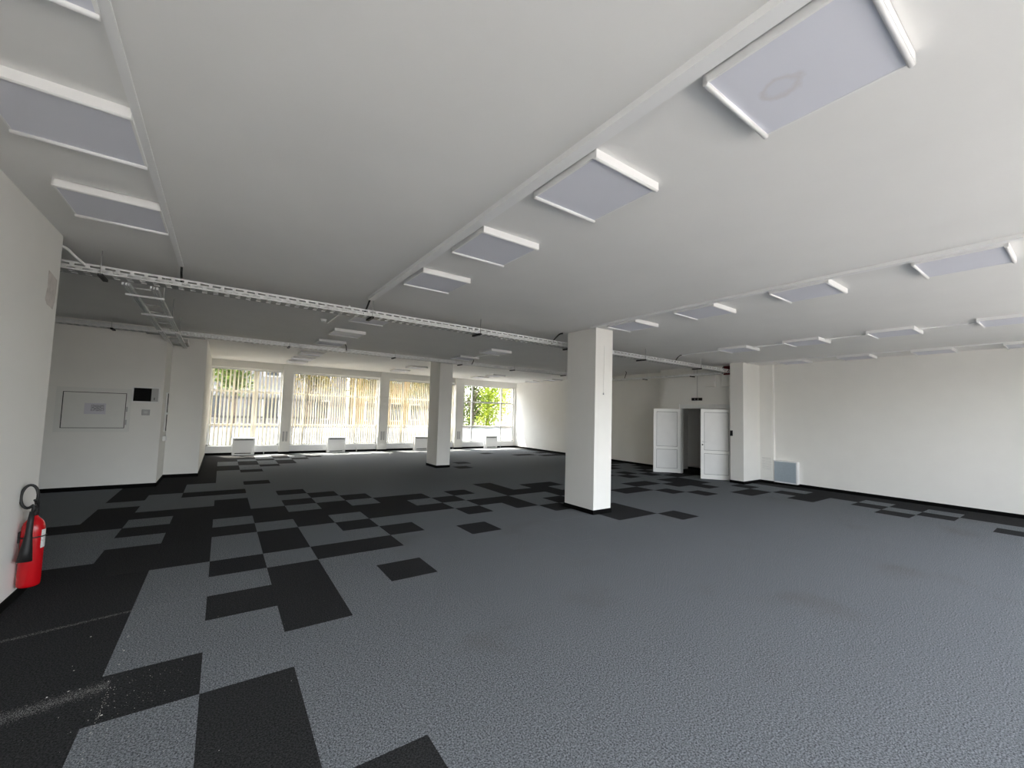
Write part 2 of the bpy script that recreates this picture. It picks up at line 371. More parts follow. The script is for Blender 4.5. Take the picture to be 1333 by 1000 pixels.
def column(name, c, label):
    o = struct(name, bx(c[0], c[1], c[2], c[3], 0, HC), M['wall'], label, 'column', bevel=0.004)
    sk = MB(); sk.box(c[0] - bt, c[1] + bt, c[2] - bt, c[2], 0, bbh).box(c[0] - bt, c[1] + bt, c[3], c[3] + bt, 0, bbh)
    sk.box(c[0] - bt, c[0], c[2], c[3], 0, bbh).box(c[1], c[1] + bt, c[2], c[3], 0, bbh)
    sk.build('skirting', M['base'], o)
    return o
col1 = column('column', C1, 'large white square column standing nearest the camera')
column('column', C2, 'white square column standing before the street windows')

# ------------------------------------------------------------------ street window wall
WX = [(-0.87, 1.29), (1.62, 4.85), (5.23, 8.38), (8.79, 11.82)]
Z0, ZT1, ZT2, Z1 = 0.30, 1.03, 2.20, 3.00
wf = MB(); wf.box(PLX, XF, YW - 0.05, YW + 0.25, Z1 + 0.02, HC)
for a, b in ((1.29, 1.62), (4.85, 5.23), (8.38, 8.79)): wf.box(a, b, YW - 0.17, YW + 0.25, 0, HC)
wf.box(11.82, XF, YW - 0.02, YW + 0.25, 0, HC)
struct('wall_far', wf, M['wall'], 'white window wall with piers facing the street', 'wall')
ap = MB()
for a, b in WX: ap.box(a, b, YW - 0.02, YW + 0.25, 0.06, Z0 - 0.03)
struct('trim_window_apron', ap, M['whitem'], 'white apron panels below the street windows', 'trim')
skirt('baseboard_far', [(PLX, XF, YW - 0.03, YW + 0.2)] + [(a - bt, b + bt, YW - 0.17 - bt, YW - 0.1) for a, b in ((1.29, 1.62), (4.85, 5.23), (8.38, 8.79))], 'black skirting below the street windows')
MUL = [(-0.19, 0.47), (2.06, 3.95), (5.90, 7.55), (9.38, 11.06)]
def window(i, xa, xb, muls, y, zs, film, side, sill=True, clear=None):
    clear = clear or M['street']
    zb, t1, t2, zt = zs; fw, fd = 0.055, 0.06
    o = bpy.data.objects.new('window_%d' % i, None); COL.objects.link(o); o.location = ((xa + xb) / 2, y, zb)
    ox, oy, oz = o.location
    def part(mb, nm, m):
        mb.v = [(p[0] - ox, p[1] - oy, p[2] - oz) for p in mb.v]; return mb.build(nm, m, o)
    fr = MB(); fr.box(xa, xa + fw, y, y + fd, zb, zt).box(xb - fw, xb, y, y + fd, zb, zt).box(xa, xb, y, y + fd, zb, zb + fw).box(xa, xb, y, y + fd, zt - fw, zt)
    part(fr, 'frame', M['upvc'])
    for m_ in muls: part(bx(m_ - 0.035, m_ + 0.035, y - 0.005, y + fd + 0.005, zb, zt), 'mullion', M['upvc'])
    for z in (t1, t2): part(bx(xa, xb, y - 0.003, y + fd + 0.003, z - 0.035, z + 0.035), 'transom', M['upvc'])
    xs = [xa + fw] + list(muls) + [xb - fw]
    for k in range(len(xs) - 1):
        for (z0, z1, mt) in ((zb + fw, t1, film), (t1, t2, clear), (t2, zt - fw, clear)):
            part(bx(xs[k], xs[k + 1], y + 0.026, y + 0.034, z0, z1), 'pane', mt)
    if sill: part(bx(xa, xb, y - 0.10 * side, y + 0.02, zb - 0.035, zb), 'sill', M['whitem'])
    return o
wl = ['first street window from the left, fence and trees outside', 'second street window from the left, behind dense vertical blinds', 'third street window, partly hidden by the far column', 'fourth street window beside the right wall, without blinds']
for i, ((a, b), mu) in enumerate(zip(WX, MUL)):
    tag(window(i + 1, a, b, mu, YW + 0.05, (Z0, ZT1, ZT2, Z1 + 0.02), M['film'], 1), wl[i], 'window', kind='structure')
    portal(a, b, Z0, Z1, YW + 0.24, -1)
# window wall behind the camera
BX = [(-1.75, 1.3), (1.5, 4.9), (5.1, 8.5), (8.7, 10.7)]
wb = MB(); wb.box(-2.1, XR, YB - 0.3, YB, 3.10, HC); last = -2.1
for a, b in BX: wb.box(last, a, YB - 0.3, YB, 0, 3.10).box(a, b, YB - 0.3, YB, 0, 0.10); last = b
wb.box(last, XR + 0.3, YB - 0.3, YB, 0, 3.10)
struct('wall_back', wb, M['wall'], 'white window wall behind the camera', 'wall')
for i, (a, b) in enumerate(BX):
    tag(window(5 + i, a, b, (a + (b - a) / 3, a + 2 * (b - a) / 3), YB - 0.18, (0.10, 1.03, 2.2, 3.10), M['glass'], -1, False, M['glass']), 'wide clear window behind the camera, number %s from the left' % ('one', 'two', 'three', 'four')[i], 'window', kind='structure')
    portal(a, b, 0.10, 3.10, YB - 0.28, 1)

# ------------------------------------------------------------------ vertical blinds
def blind(xa, xb, step, label, ang):
    o = thing('vertical_blind', label, 'blind', ((xa + xb) / 2, YW - 0.07, 0.34), 'vertical blinds on the street windows')
    L = (xb - xa) / 2 - 0.03
    bx(-L, L, -0.03, 0.03, 2.60, 2.66).build('headrail', M['upvc'], o)
    n = int(2 * L / step); me = None
    for k in range(n):
        if me is None:
            s = bx(-0.045, 0.045, -0.0012, 0.0012, 0, 2.60).build('slat', M['slat'], o); me = s.data
        else:
            s = bpy.data.objects.new('slat', me); COL.objects.link(s); s.parent = o
        s.location = (-L + step * (k + 0.5), 0, 0); s.rotation_euler = (0, 0, math.radians(ang + random.uniform(-6, 6)))
blind(*WX[0], 0.118, 'open cream vertical blind in the first street window from the left', 115)
blind(*WX[1], 0.086, 'cream vertical blind with narrow gaps in the second street window from the left', 104)
blind(*WX[2], 0.086, 'cream vertical blind in the street window behind the far column', 98)

# ------------------------------------------------------------------ convectors below the windows
def convector(x, label):
    o = thing('fan_convector', label, 'heater', (x, YW - 0.13, 0.0), 'white convectors under the street windows')
    bx(-0.325, 0.325, -0.22, 0, 0, 0.60).build('cabinet', M['whitem'], o, bevel=0.012)
    bx(-0.29, 0.29, -0.228, -0.2195, 0.12, 0.50).build('front_panel', M['whitem'], o, bevel=0.004)
    m = MB(); m.box(-0.28, 0.28, -0.224, -0.218, 0.515, 0.55); m.build('outlet_slot', M['seal'], o)
    m = MB(); m.box(-0.25, 0.22, -0.224, -0.218, 0.055, 0.085); m.build('intake_slot', M['seal'], o)
    m = MB()
    for k in range(3): m.box(-0.28, 0.28, -0.227, -0.221, 0.519 + k * 0.011, 0.523 + k * 0.011)
    m.build('outlet_louvre', M['greyplast'], o)
for x, l in ((0.20, 'white convector under the first street window from the left'), (3.22, 'white convector under the second street window from the left'), (6.72, 'white convector partly hidden behind the far column'), (10.30, 'white convector under the street window without blinds')): convector(x, l)
for x, l in ((0.83, 'in the first street window'), (4.05, 'in the second street window'), (11.0, 'beside the convector in the window without blinds')):
    o = thing('radiator_valve', 'small white pipe valve at the skirting ' + l, 'valve', (x, YW - 0.06, 0), 'valves at the window skirting')
    MB().tube([(0, 0, 0), (0, 0, 0.13)], 0.012, 8).build('pipe', M['whitem'], o)
    MB().tube([(0, -0.01, 0.13), (0, -0.06, 0.13)], [0.022, 0.026], 10).build('valve_head', M['white'], o)
for x, l in ((1.455, 'first window pier from the left'), (5.04, 'second window pier from the left'), (8.585, 'window pier right of the far column')):
    o = thing('socket_strip', 'pale vertical socket strip low on the ' + l, 'socket', (x, YW - 0.17, 0.45), 'socket strips on the window piers')
    for sx in (-0.05, 0.05):
        bx(sx - 0.03, sx + 0.03, -0.012, 0, 0, 0.36).build('socket_panel', M['greyplast'], o)

# ------------------------------------------------------------------ double door
door = tag(bpy.data.objects.new('door_1', None), 'open white double door with two panelled leaves in the right hand wall', 'door', kind='structure')
COL.objects.link(door); door.location = (XD, (DY0 + DY1) / 2, 0)
hw = (DY1 - DY0) / 2
fr = MB(); fr.box(0.03, 0.11, -hw, -hw + 0.05, 0, DZ).box(0.03, 0.11, hw - 0.05, hw, 0, DZ).box(0.03, 0.11, -hw, hw, DZ, DZ + 0.13)
fr.build('door_frame', M['doorp'], door)
def leaf(yh, ang, sgn, handle):
    lw, lt, lh = 0.81, 0.045, 1.985
    lf = MB(); st = 0.09
    lf.box(-lt / 2, lt / 2, 0, st, 0, lh).box(-lt / 2, lt / 2, lw - st, lw, 0, lh)
    lf.box(-lt / 2, lt / 2, st, lw - st, 0, 0.13).box(-lt / 2, lt / 2, st, lw - st, 0.72, 0.81).box(-lt / 2, lt / 2, st, lw - st, lh - 0.09, lh)
    o = lf.build('door_leaf', M['upvc'], door); o.location = (0.02, yh, 0.012); o.rotation_euler = (0, 0, ang)
    if sgn < 0: o.scale = (1, -1, 1)
    for (z0, z1) in ((0.13, 0.72), (0.81, lh - 0.09)):
        bx(-0.014, 0.014, st, lw - st, z0, z1).build('gasket', M['seal'], o)
        bx(-0.017, 0.017, st + 0.008, lw - st - 0.008, z0 + 0.008, z1 - 0.008).build('door_panel', M['doorp'], o)
    if handle:
        h = MB()
        for s in (-1, 1):
            h.box(s * 0.0225, s * 0.03, lw - 0.062, lw - 0.030, 1.03, 1.08)
            h.tube([(s * 0.03, lw - 0.046, 1.055), (s * 0.065, lw - 0.046, 1.055), (s * 0.067, lw - 0.16, 1.055)], 0.009, 8)
        h.build('handle', M['alu'], o)
        k = MB()
        for s in (-1, 1): k.tube([(s * 0.0225, lw - 0.046, 0.965), (s * 0.031, lw - 0.046, 0.965)], 0.02, 12)
        k.build('lock', M['seal'], o)
leaf(-hw + 0.02, math.radians(38), 1, True)
leaf(hw - 0.02, math.radians(-132), -1, False)

# ------------------------------------------------------------------ trunking, lamps
def trunk(x0, x1, y0, y1, h, label):
    o = thing('cable_trunking', label, 'trunking', ((x0 + x1) / 2, y0, HC), 'white trunking on the ceiling')
    a = (x1 - x0) / 2
    bx(-a, a, 0, y1 - y0, -h, -0.0005).build('channel', M['lampframe'], o)
    bx(-a - 0.003, a + 0.003, 0, y1 - y0, -h - 0.003, -h + 0.012).build('lid', M['lampframe'], o)
trunk(1.10, 1.175, YB, 0.22, 0.04, 'white trunking beside the main lamp row, ending at the cable tray')
trunk(-0.985, -0.95, YB, 0.30, 0.022, 'narrow white trunking above the left wall lamps')
trunk(4.72, 4.79, YB, -0.53, 0.03, 'white trunking running to the large near column')
trunk(8.71, 8.74, YB, 0.25, 0.018, 'thin white conduit along the lamp row nearer the right wall')
trunk(11.22, 11.25, YB, -0.10, 0.018, 'thin white conduit beside the lamps at the right wall')
trunk(1.835, 1.862, 4.75, 9.6, 0.018, 'thin white conduit beside the far lamps before the street windows')
trunk(1.00, 1.025, 0.9, 2.45, 0.018, 'short white conduit running to the smoke detector')
trunk(5.25, 5.275, 3.7, 4.6, 0.018, 'short white conduit beside the far column lamps')
def make_lamp(name='ceiling_lamp'):
    o = thing(name, '', 'lamp', (0, 0, HC), 'square lamps on the ceiling')
    h = HC - HL; a = 0.298
    fr = MB(); fr.box(-a, a, -a, -a + 0.012, -h, 0).box(-a, a, a - 0.012, a, -h, 0).box(-a, -a + 0.012, -a, a, -h + 0.008, 0).box(a - 0.012, a, -a, a, -h + 0.008, 0)
    fr.box(-a, a, -a, a, -0.006, 0)
    fr.build('frame', M['lampframe'], o)
    bx(-a + 0.012, a - 0.012, -a + 0.012, a - 0.012, -h + 0.010, -h + 0.016).build('diffuser', M['diffuser'], o)
    for s in (-1, 1):
        m = MB(); y = s * (a - 0.013); m.tube([(-a, y, -h + 0.006), (a, y, -h + 0.006)], 0.013, 10); m.build('end_rail', M['lampframe'], o)
    return o
ORD = ['first', 'second', 'third', 'fourth', 'fifth', 'sixth', 'seventh', 'eighth']
near = [-4.895, -3.648, -2.378, -1.108]
lamps = []
rows = [(1.524, near + [1.55, 3.2, 4.78, 7.42, 8.85, 10.0], 'in the row beside broad trunking'),
        (5.13, near[:4] + [3.15, 4.75, 8.3, 9.95], 'in the row above both columns'),
        (8.71, near[:4] + [8.65, 9.9], 'in the second row from right wall'),
        (11.58, near[:4] + [8.35, 9.7], 'in the row along right wall'),
        (-1.285, [-4.895, -3.648, -2.378, -1.108], 'in the row near left wall')]
proto = make_lamp()
for k, (x, ys, where) in enumerate(rows):
    for i, y in enumerate(ys):
        o = proto if not lamps else copy_tree(proto)
        o.location = (x, y, HC); lamps.append(o)
        o['label'] = 'square white ceiling lamp, %s from camera %s' % (ORD[i] if i < 8 else ('ninth', 'tenth')[i - 8], where)
lamps[0]['label'] = 'square white unlit ceiling lamp with a brownish water stain, nearest the camera'
for ch in lamps[0].children:
    if ch.name.startswith('diffuser'): ch.data = ch.data.copy(); ch.data.materials[0] = M['stained']; ch['label'] = 'cover with a dried water stain'

# ------------------------------------------------------------------ perforated cable trays
def tray(name, label, cat, p0, p1, z0, h, wd, perf=True, slope=0.0):
    """straight perforated tray from p0 to p1 (x,y), underside z0; local x along the run"""
    d = Vector((p1[0] - p0[0], p1[1] - p0[1])); L = d.length
    o = thing(name, label, cat, (p0[0], p0[1], z0), 'galvanised cable trays', rz=math.atan2(d.y, d.x))
    t = 0.0025; bands = [(0, 0.20), (0.40, 0.56), (0.78, 1.0)]
    for nm, y in (('side_rail', -wd / 2), ('side_rail', wd / 2)):
        m = MB()
        if perf:
            for a, b in bands: m.box(0, L, y - t, y + t, h * a, h * b)
            st = 0.115; n = int(L / st)
            for k in range(n):
                m.box(k * st, k * st + 0.035, y - t, y + t, h * 0.20, h * 0.40); m.box(k * st + 0.055, k * st + 0.09, y - t, y + t, h * 0.56, h * 0.78)
        else: m.box(0, L, y - t, y + t, 0, h)
        m.box(0, L, y - 0.010, y + 0.010, h - 0.004, h)
        m.build(nm, M['galv'], o)
    m = MB()
    if perf:
        for a, b in ((-0.5, -0.36), (-0.08, 0.08), (0.36, 0.5)): m.box(0, L, a * wd, b * wd, 0, 0.003)
        st = 0.11; n = int(L / st)
        for k in range(n):
            m.box(k * st, k * st + 0.06, -wd * 0.36, wd * 0.36, 0, 0.003)
    else: m.box(0, L, -wd / 2, wd / 2, 0, 0.003)
    m.build('perforated_base', M['galvd'], o)
    return o, L
def hanger(o, x, wd, z0, top):
    m = MB(); m.box(x - 0.02, x + 0.02, -wd / 2 - 0.03, wd / 2 + 0.03, -0.03, -0.003); m.build('bracket', M['black'], o)
    m = MB()
    for s in (-1,): m.tube([(x, s * (wd / 2 + 0.02), -0.02), (x, s * (wd / 2 + 0.02), top - z0)], 0.005, 6)
    m.build('hanger_rod', M['rod'], o)
T1Z, T1H, T1W = 3.035, 0.085, 0.20
t1, L1 = tray('cable_tray', 'long perforated steel cable tray crossing the ceiling behind the near column', 'cable tray', (-4.9, 0.44), (XD - 0.06, 0.44), T1Z, T1H, T1W)
for x in (3.28, 6.1, 7.9, 10.0, 12.3, 14.6): hanger(t1, x, T1W, T1Z, HC)
T2Z = 3.105
t2, L2 = tray('cable_tray', 'perforated steel cable tray passing before the far column and the hatch wall', 'cable tray', (-4.9, 5.17), (XF - 0.02, 5.17), T2Z, 0.08, 0.20)
for x in (2.6, 5.6, 8.1, 10.1, 12.0, 14.2): hanger(t2, x, 0.2, T2Z, HC)
t3, L3 = tray('cable_tray', 'short solid cable tray along the wall above the double door', 'cable tray', (11.18, 0.56), (11.18, 5.05), 3.0, 0.06, 0.16, False)
for x in (0.9, 2.6): hanger(t3, x, 0.16, 3.0, HC)
for ch in t3.children:
    if ch.name.startswith('hanger'): pass
la = thing('cable_ladder', 'double rail steel cable ladder running from the first tray to the hatch wall corner', 'cable ladder', (-1.335, 0.56, 3.00), 'galvanised cable trays', rz=0.012)
for x in (-0.12, 0.12):
    m = MB(); Ld = 6.06
    m.box(x - 0.035, x - 0.018, 0, Ld, 0, 0.03).box(x - 0.007, x + 0.007, 0, Ld, 0.0, 0.03).box(x + 0.018, x + 0.035, 0, Ld, 0, 0.03).box(x - 0.035, x + 0.035, 0, Ld, 0.028, 0.031)
    m.build('rail', M['galv'], la)
for k in range(12): bx(-0.15, 0.15, 0.25 + k * 0.5, 0.28 + k * 0.5, 0.031, 0.045).build('rung', M['galvd'], la)
for y in (0.45, 1.75, 3.4):
    bx(-0.18, 0.18, y - 0.012, y + 0.012, -0.022, -0.001).build('bracket', M['galv'], la)
    MB().tube([(0.17, y, -0.02), (0.17, y, HC - 3.00)], 0.005, 6).build('hanger_rod', M['rod'], la)
m = MB(); m.box(-0.2, 0.2, 5.3, 6.06, 0.046, 0.13); m.build('end_plate', M['galvd'], la)
pl = tag(bx(-0.5, 0.45, -0.14, 0.14, 0, 0.012).build('tray_junction_plate', M['galvd']), 'flat steel junction plate where ladder and second tray cross', 'plate'); pl.location = (-1.32, 5.17, 3.088)
# red firestop where the tray enters the wall
o = thing('firestop', 'dark red firestop collar where the first tray enters the wall above the door', 'firestop', (XD, 0.44, 2.99))
bx(-0.05, 0, -0.16, 0.15, 0, 0.26).build('putty_block', M['firestop'], o, bevel=0.02)
MB().tube([(-0.05, 0.12, 0.25), (-0.12, 0.13, 0.20), (-0.06, 0.10, 0.12), (-0.14, 0.13, 0.04)], 0.014, 8).build('cable_loop', M['black'], o)

# cables between trunking and trays
def cable(pts, rad, m, label):
    P = [Vector(p) for p in pts]; out = []
    for i in range(len(P) - 1):
        a, b, c, e = P[max(i - 1, 0)], P[i], P[i + 1], P[min(i + 2, len(P) - 1)]
        for k in range(6):
            t = k / 6; out.append(0.5 * ((2 * b) + (c - a) * t + (2 * a - 5 * b + 4 * c - e) * t * t + (3 * b - a - 3 * c + e) * t ** 3))
    out.append(P[-1])
    return tag(MB().tube(out, rad, 8).build('cable', m), label, 'cable')
cable([(-1.99, YL + 0.02, 3.19), (-1.86, YL + 0.10, 3.20), (-1.80, 0.26, 3.15), (-1.74, 0.36, 3.10)], 0.014, M['white'], 'white cable sagging from the left wall end into the first tray')
cable([(-0.967, 0.30, 3.262), (-0.967, 0.345, 3.25), (-0.967, 0.36, 3.18), (-0.96, 0.40, 3.08)], 0.011, M['black'], 'black cable dropping from the narrow left trunking into the tray')
cable([(1.137, 0.20, 3.25), (1.137, 0.26, 3.25), (1.13, 0.34, 3.18), (1.10, 0.40, 3.06)], 0.014, M['black'], 'black cable dropping from the broad trunking into the first tray')
cable([(4.755, 0.21, 3.255), (4.72, 0.27, 3.24), (4.68, 0.34, 3.17), (4.66, 0.42, 3.08)], 0.014, M['black'], 'black cable entering the first tray beside the near column')
cable([(1.85, 4.75, 3.258), (1.87, 4.82, 3.26), (1.93, 4.95, 3.22), (1.97, 5.10, 3.14)], 0.012, M['black'], 'black cable arching from the far conduit into the second tray')
cable([(5.26, 4.60, 3.258), (5.34, 4.68, 3.26), (5.5, 4.88, 3.23), (5.56, 5.09, 3.14)], 0.014, M['black'], 'black cable arching into the second tray beside the far column')
cable([(8.725, 0.25, 3.26), (8.72, 0.30, 3.255), (8.70, 0.36, 3.20), (8.69, 0.42, 3.10)], 0.011, M['black'], 'black cable dropping into the first tray left of the double door')
cable([(10.9, 3.75, 3.27), (11.0, 3.8, 3.24), (11.08, 3.9, 3.16), (11.14, 4.0, 3.05)], 0.011, M['black'], 'black cable hanging into the solid tray left of the door')
cable([(5.09, -0.530, 2.98), (5.085, -0.531, 2.6), (5.08, -0.531, 2.12)], 0.0025, M['cover'], 'thin pale pull cord running down the near column')
tag(MB().lathe([(0.006, 0.03), (0.011, 0.02), (0.012, 0.0), (0.004, -0.006)], 0, 0, 10).build('cord_knob', M['greyplast'], loc=(5.08, -0.533, 2.09)), 'small knob at the end of the cord on the near column', 'knob')
cable([(XD - 0.006, 1.40, 3.26), (XD - 0.006, 1.40, 2.8), (XD - 0.006, 1.40, 2.34)], 0.006, M['greyplast'], 'thin cable running down the wall to the black exit luminaire')
o = thing('smoke_detector', 'small round white smoke detector on the ceiling behind the first tray', 'detector', (0.90, 2.25, HC))
MB().lathe([(0.052, 0), (0.052, -0.012), (0.046, -0.018)], n=20).build('base', M['white'], o)
MB().lathe([(0.040, -0.018), (0.042, -0.035), (0.03, -0.048), (0.001, -0.05)], n=20).build('sensor_head', M['white'], o)

# ------------------------------------------------------------------ right side fittings
o = thing('exit_luminaire', 'small black emergency luminaire on the wall above the double door', 'luminaire', (XD, 1.40, 2.26))
bx(-0.05, 0, -0.16, 0.16, 0, 0.085).build('housing', M['blackgloss'], o, bevel=0.006)
for y in (-0.052, 0.052): bx(-0.053, -0.0495, y - 0.006, y + 0.006, 0.012, 0.073).build('divider', M['greyplast'], o)
o = thing('junction_box', 'flat white wall box above the double door, left one of the pair', 'junction box', (XD, 0.98, 2.66), 'white wall boxes above the double door')
bx(-0.07, 0, -0.15, 0.15, 0, 0.33).build('housing', M['wall'], o, bevel=0.008); bx(-0.078, -0.07, -0.135, 0.135, 0.015, 0.315).build('lid', M['wall'], o)
o = thing('junction_box', 'flat white wall box above the double door, beside the pier', 'junction box', (XD, 0.50, 2.66), 'white wall boxes above the double door')
bx(-0.05, 0, -0.15, 0.15, 0, 0.33).build('housing', M['wall'], o, bevel=0.008); bx(-0.058, -0.05, -0.135, 0.135, 0.015, 0.315).build('lid', M['wall'], o)
o = thing('light_switch', 'small black double switch on the edge of the pier beside the door', 'switch', (11.055, 0.235, 1.27))
bx(-0.012, 0, -0.035, 0.035, 0, 0.15).build('plate', M['black'], o, bevel=0.003)
for z in (0.02, 0.085): bx(-0.018, -0.012, -0.022, 0.022, z, z + 0.045).build('rocker', M['blackgloss'], o)
o = thing('panel_convector', 'low white convector with blue grey front on the right wall', 'heater', (XR, -0.705, 0.06))
bx(-0.13, 0, -0.29, 0.27, 0, 0.585).build('cabinet', M['whitem'], o, bevel=0.006)
bx(-0.135, -0.1295, -0.255, 0.255, 0.035, 0.56).build('front_panel', M['bluegrey'], o)
o = thing('wall_grille', 'flush white access grille low beside the pier', 'grille', (11.98, -0.25, 0.35))
m = MB(); m.box(-0.008, 0, -0.13, 0.13, 0, 0.02).box(-0.008, 0, -0.13, 0.13, 0.34, 0.36).box(-0.008, 0, -0.13, -0.115, 0, 0.36).box(-0.008, 0, 0.115, 0.13, 0, 0.36); m.build('frame', M['wall'], o)
bx(-0.003, 0, -0.115, 0.115, 0.02, 0.34).build('backing', M['greyplast'], o)
for k in range(8): bx(-0.007, -0.003, -0.115, 0.115, 0.024 + k * 0.039, 0.057 + k * 0.039).build('louvre', M['wall'], o)

# ------------------------------------------------------------------ hatch wall fittings
o = thing('wall_hatch', 'wide white electrical hatch set in the left rear wall', 'hatch', (-2.51, PWY, 1.11))
m = MB(); m.box(-0.53, 0.52, -0.012, 0, 0, 0.075).box(-0.53, 0.52, -0.012, 0, 0.765, 0.85).box(-0.53, -0.445, -0.012, 0, 0.075, 0.765).box(0.447, 0.52, -0.012, 0, 0.075, 0.765)
m.build('frame', M['cover'], o)
bx(-0.445, 0.447, -0.004, 0, 0.075, 0.765).build('gap', M['seal'], o)
bx(-0.430, 0.436, -0.016, -0.004, 0.085, 0.755).build('hatch_door', M['cover'], o)
for z in (0.14, 0.40): bx(0.455, 0.475, -0.022, -0.012, z, z + 0.10).build('latch', M['greyplast'], o)
o = tag(bx(-0.15, 0.15, -0.002, 0, 0, 0.21).build('paper_notice', M['paper'], loc=(-2.50, PWY - 0.0165, 1.455)), 'white paper notice with blurred grey print taped to the hatch', 'notice')
o = thing('distribution_board', 'small fuse board with smoked black cover beside the hatch', 'fuse board', (-1.77, PWY, 1.70))
m = MB(); m.box(-0.215, 0.215, -0.05, 0, 0, 0.03).box(-0.215, 0.215, -0.05, 0, 0.295, 0.325).box(-0.215, -0.19, -0.05, 0, 0.03, 0.295).box(0.19, 0.215, -0.05, 0, 0.03, 0.295); m.build('frame', M['white'], o, bevel=0.004)
bx(-0.19, 0.08, -0.042, -0.01, 0.03, 0.295).build('smoked_cover', M['blackgloss'], o)
bx(0.082, 0.19, -0.042, -0.01, 0.03, 0.295).build('cover_reflection', M['greyplast'], o)  # grey strip stands for light reflected in the smoked cover
bx(0.125, 0.137, -0.046, -0.042, 0.06, 0.11).build('catch', M['seal'], o)
o = thing('thermostat', 'small grey control plate below the fuse board', 'thermostat', (-1.755, PWY, 1.45))
bx(-0.062, 0.062, -0.02, 0, 0, 0.115).build('housing', M['greyplast'], o, bevel=0.004); bx(-0.03, 0.03, -0.024, -0.02, 0.035, 0.085).build('display', M['galvd'], o)
o = thing('cable_channel', 'open white cable channel with black cables on the pier side', 'cable channel', (PWX, 6.12, 1.08))
m = MB(); m.box(0, 0.03, -0.05, -0.035, 0, 0.86).box(0, 0.03, 0.035, 0.05, 0, 0.86).box(0, 0.006, -0.05, 0.05, 0, 0.86); m.build('channel', M['white'], o)
for z0, z1 in ((0.02, 0.38), (0.42, 0.84)): MB().tube([(0.022, 0.0, z0), (0.022, 0.0, z1)], 0.02, 8).build('cable', M['black'], o)
bx(0, 0.05, -0.07, 0.07, 0.38, 0.42).build('clip', M['white'], o)
o = thing('socket_box', 'small white socket box below the cable channel', 'socket', (PWX, 6.12, 0.88))
bx(0, 0.05, -0.10, 0.10, 0, 0.11).build('housing', M['white'], o, bevel=0.006); bx(0.05, 0.055, -0.07, 0.07, 0.02, 0.09).build('lid', M['white'], o)
# patch of missing paint near the end of the left wall
pm = MB(); ring = [(-0.235, 2.865), (-0.15, 2.855), (-0.09, 2.845), (-0.005, 2.83), (-0.0, 2.72), (-0.015, 2.62), (-0.05, 2.545), (-0.12, 2.555), (-0.20, 2.56), (-0.26, 2.60), (-0.245, 2.66), (-0.225, 2.72), (-0.235, 2.80)]
pm.add([(XL + 0.0015, y, z) for y, z in ring] + [(XL - 0.004, y, z) for y, z in ring], [tuple(range(len(ring)))] + [(i, (i + 1) % 13, 13 + (i + 1) % 13, 13 + i) for i in range(13)])
tag(pm.build('wall_patch', M['plaster']), 'bare plaster patch high on the end of the left wall', 'wall patch')

# ------------------------------------------------------------------ fire extinguisher
ex = thing('fire_extinguisher', 'red fire extinguisher with black hose horn hung low on the left wall', 'extinguisher', (XL + 0.082, -0.30, 0.105))
ex.scale = (0.9, 0.9, 0.9)
MB().lathe([(0.070, 0.008), (0.078, 0.016), (0.080, 0.04), (0.080, 0.52), (0.077, 0.56), (0.066, 0.60), (0.045, 0.63), (0.026, 0.65), (0.022, 0.67)], n=36).build('cylinder', M['red'], ex)
bl = MB(); n = 10
pts = [(0.0815 * math.cos(a), 0.0815 * math.sin(a)) for a in [math.radians(-35 + 8 * k) for k in range(n)]]
bl.add([(x, y, 0.36) for x, y in pts] + [(x, y, 0.53) for x, y in pts], [(k, k + 1, n + k + 1, n + k) for k in range(n - 1)], True)
bl.build('label_sticker', M['label'], ex)
m = MB(); m.lathe([(0.024, 0.665), (0.028, 0.68), (0.028, 0.72), (0.02, 0.735)], n=16); m.box(-0.02, 0.02, -0.03, 0.03, 0.70, 0.75); m.build('valve', M['black'], ex)
m = MB(); m.tube([(0.0, 0.01, 0.74), (0.01, -0.05, 0.765), (0.02, -0.14, 0.775)], [0.012, 0.011, 0.009], 8); m.tube([(0, 0.01, 0.765), (0.01, -0.05, 0.805), (0.02, -0.13, 0.83)], [0.012, 0.011, 0.009], 8); m.build('lever', M['black'], ex)
hs = []
for k in range(25):
    t = k / 24; a = math.radians(-20 + 330 * t); hs.append((-0.035 + 0.052 * math.cos(a), -0.03 - 0.05 * t, 0.855 + 0.105 * math.sin(a)))
hs = [(0.012, 0.0, 0.73), (0.018, -0.02, 0.78)] + hs + [(0.012, -0.088, 0.76), (0.004, -0.098, 0.70)]
MB().tube(hs, 0.0125, 8).build('hose', M['black'], ex)
MB().tube([(0.004, -0.098, 0.72), (0.0, -0.104, 0.62), (-0.002, -0.106, 0.52), (-0.006, -0.118, 0.38), (-0.008, -0.13, 0.27)], [0.018, 0.022, 0.024, 0.04, 0.052], 16).build('discharge_horn', M['black'], ex)
m = MB(); m.box(-0.0905, -0.075, -0.03, 0.03, 0.42, 0.52); m.tube([(0.0865 * math.cos(a), 0.0865 * math.sin(a), 0.47) for a in [2 * PI * k / 24 for k in range(25)]], 0.006, 6, False)
m.build('wall_strap', M['black'], ex)

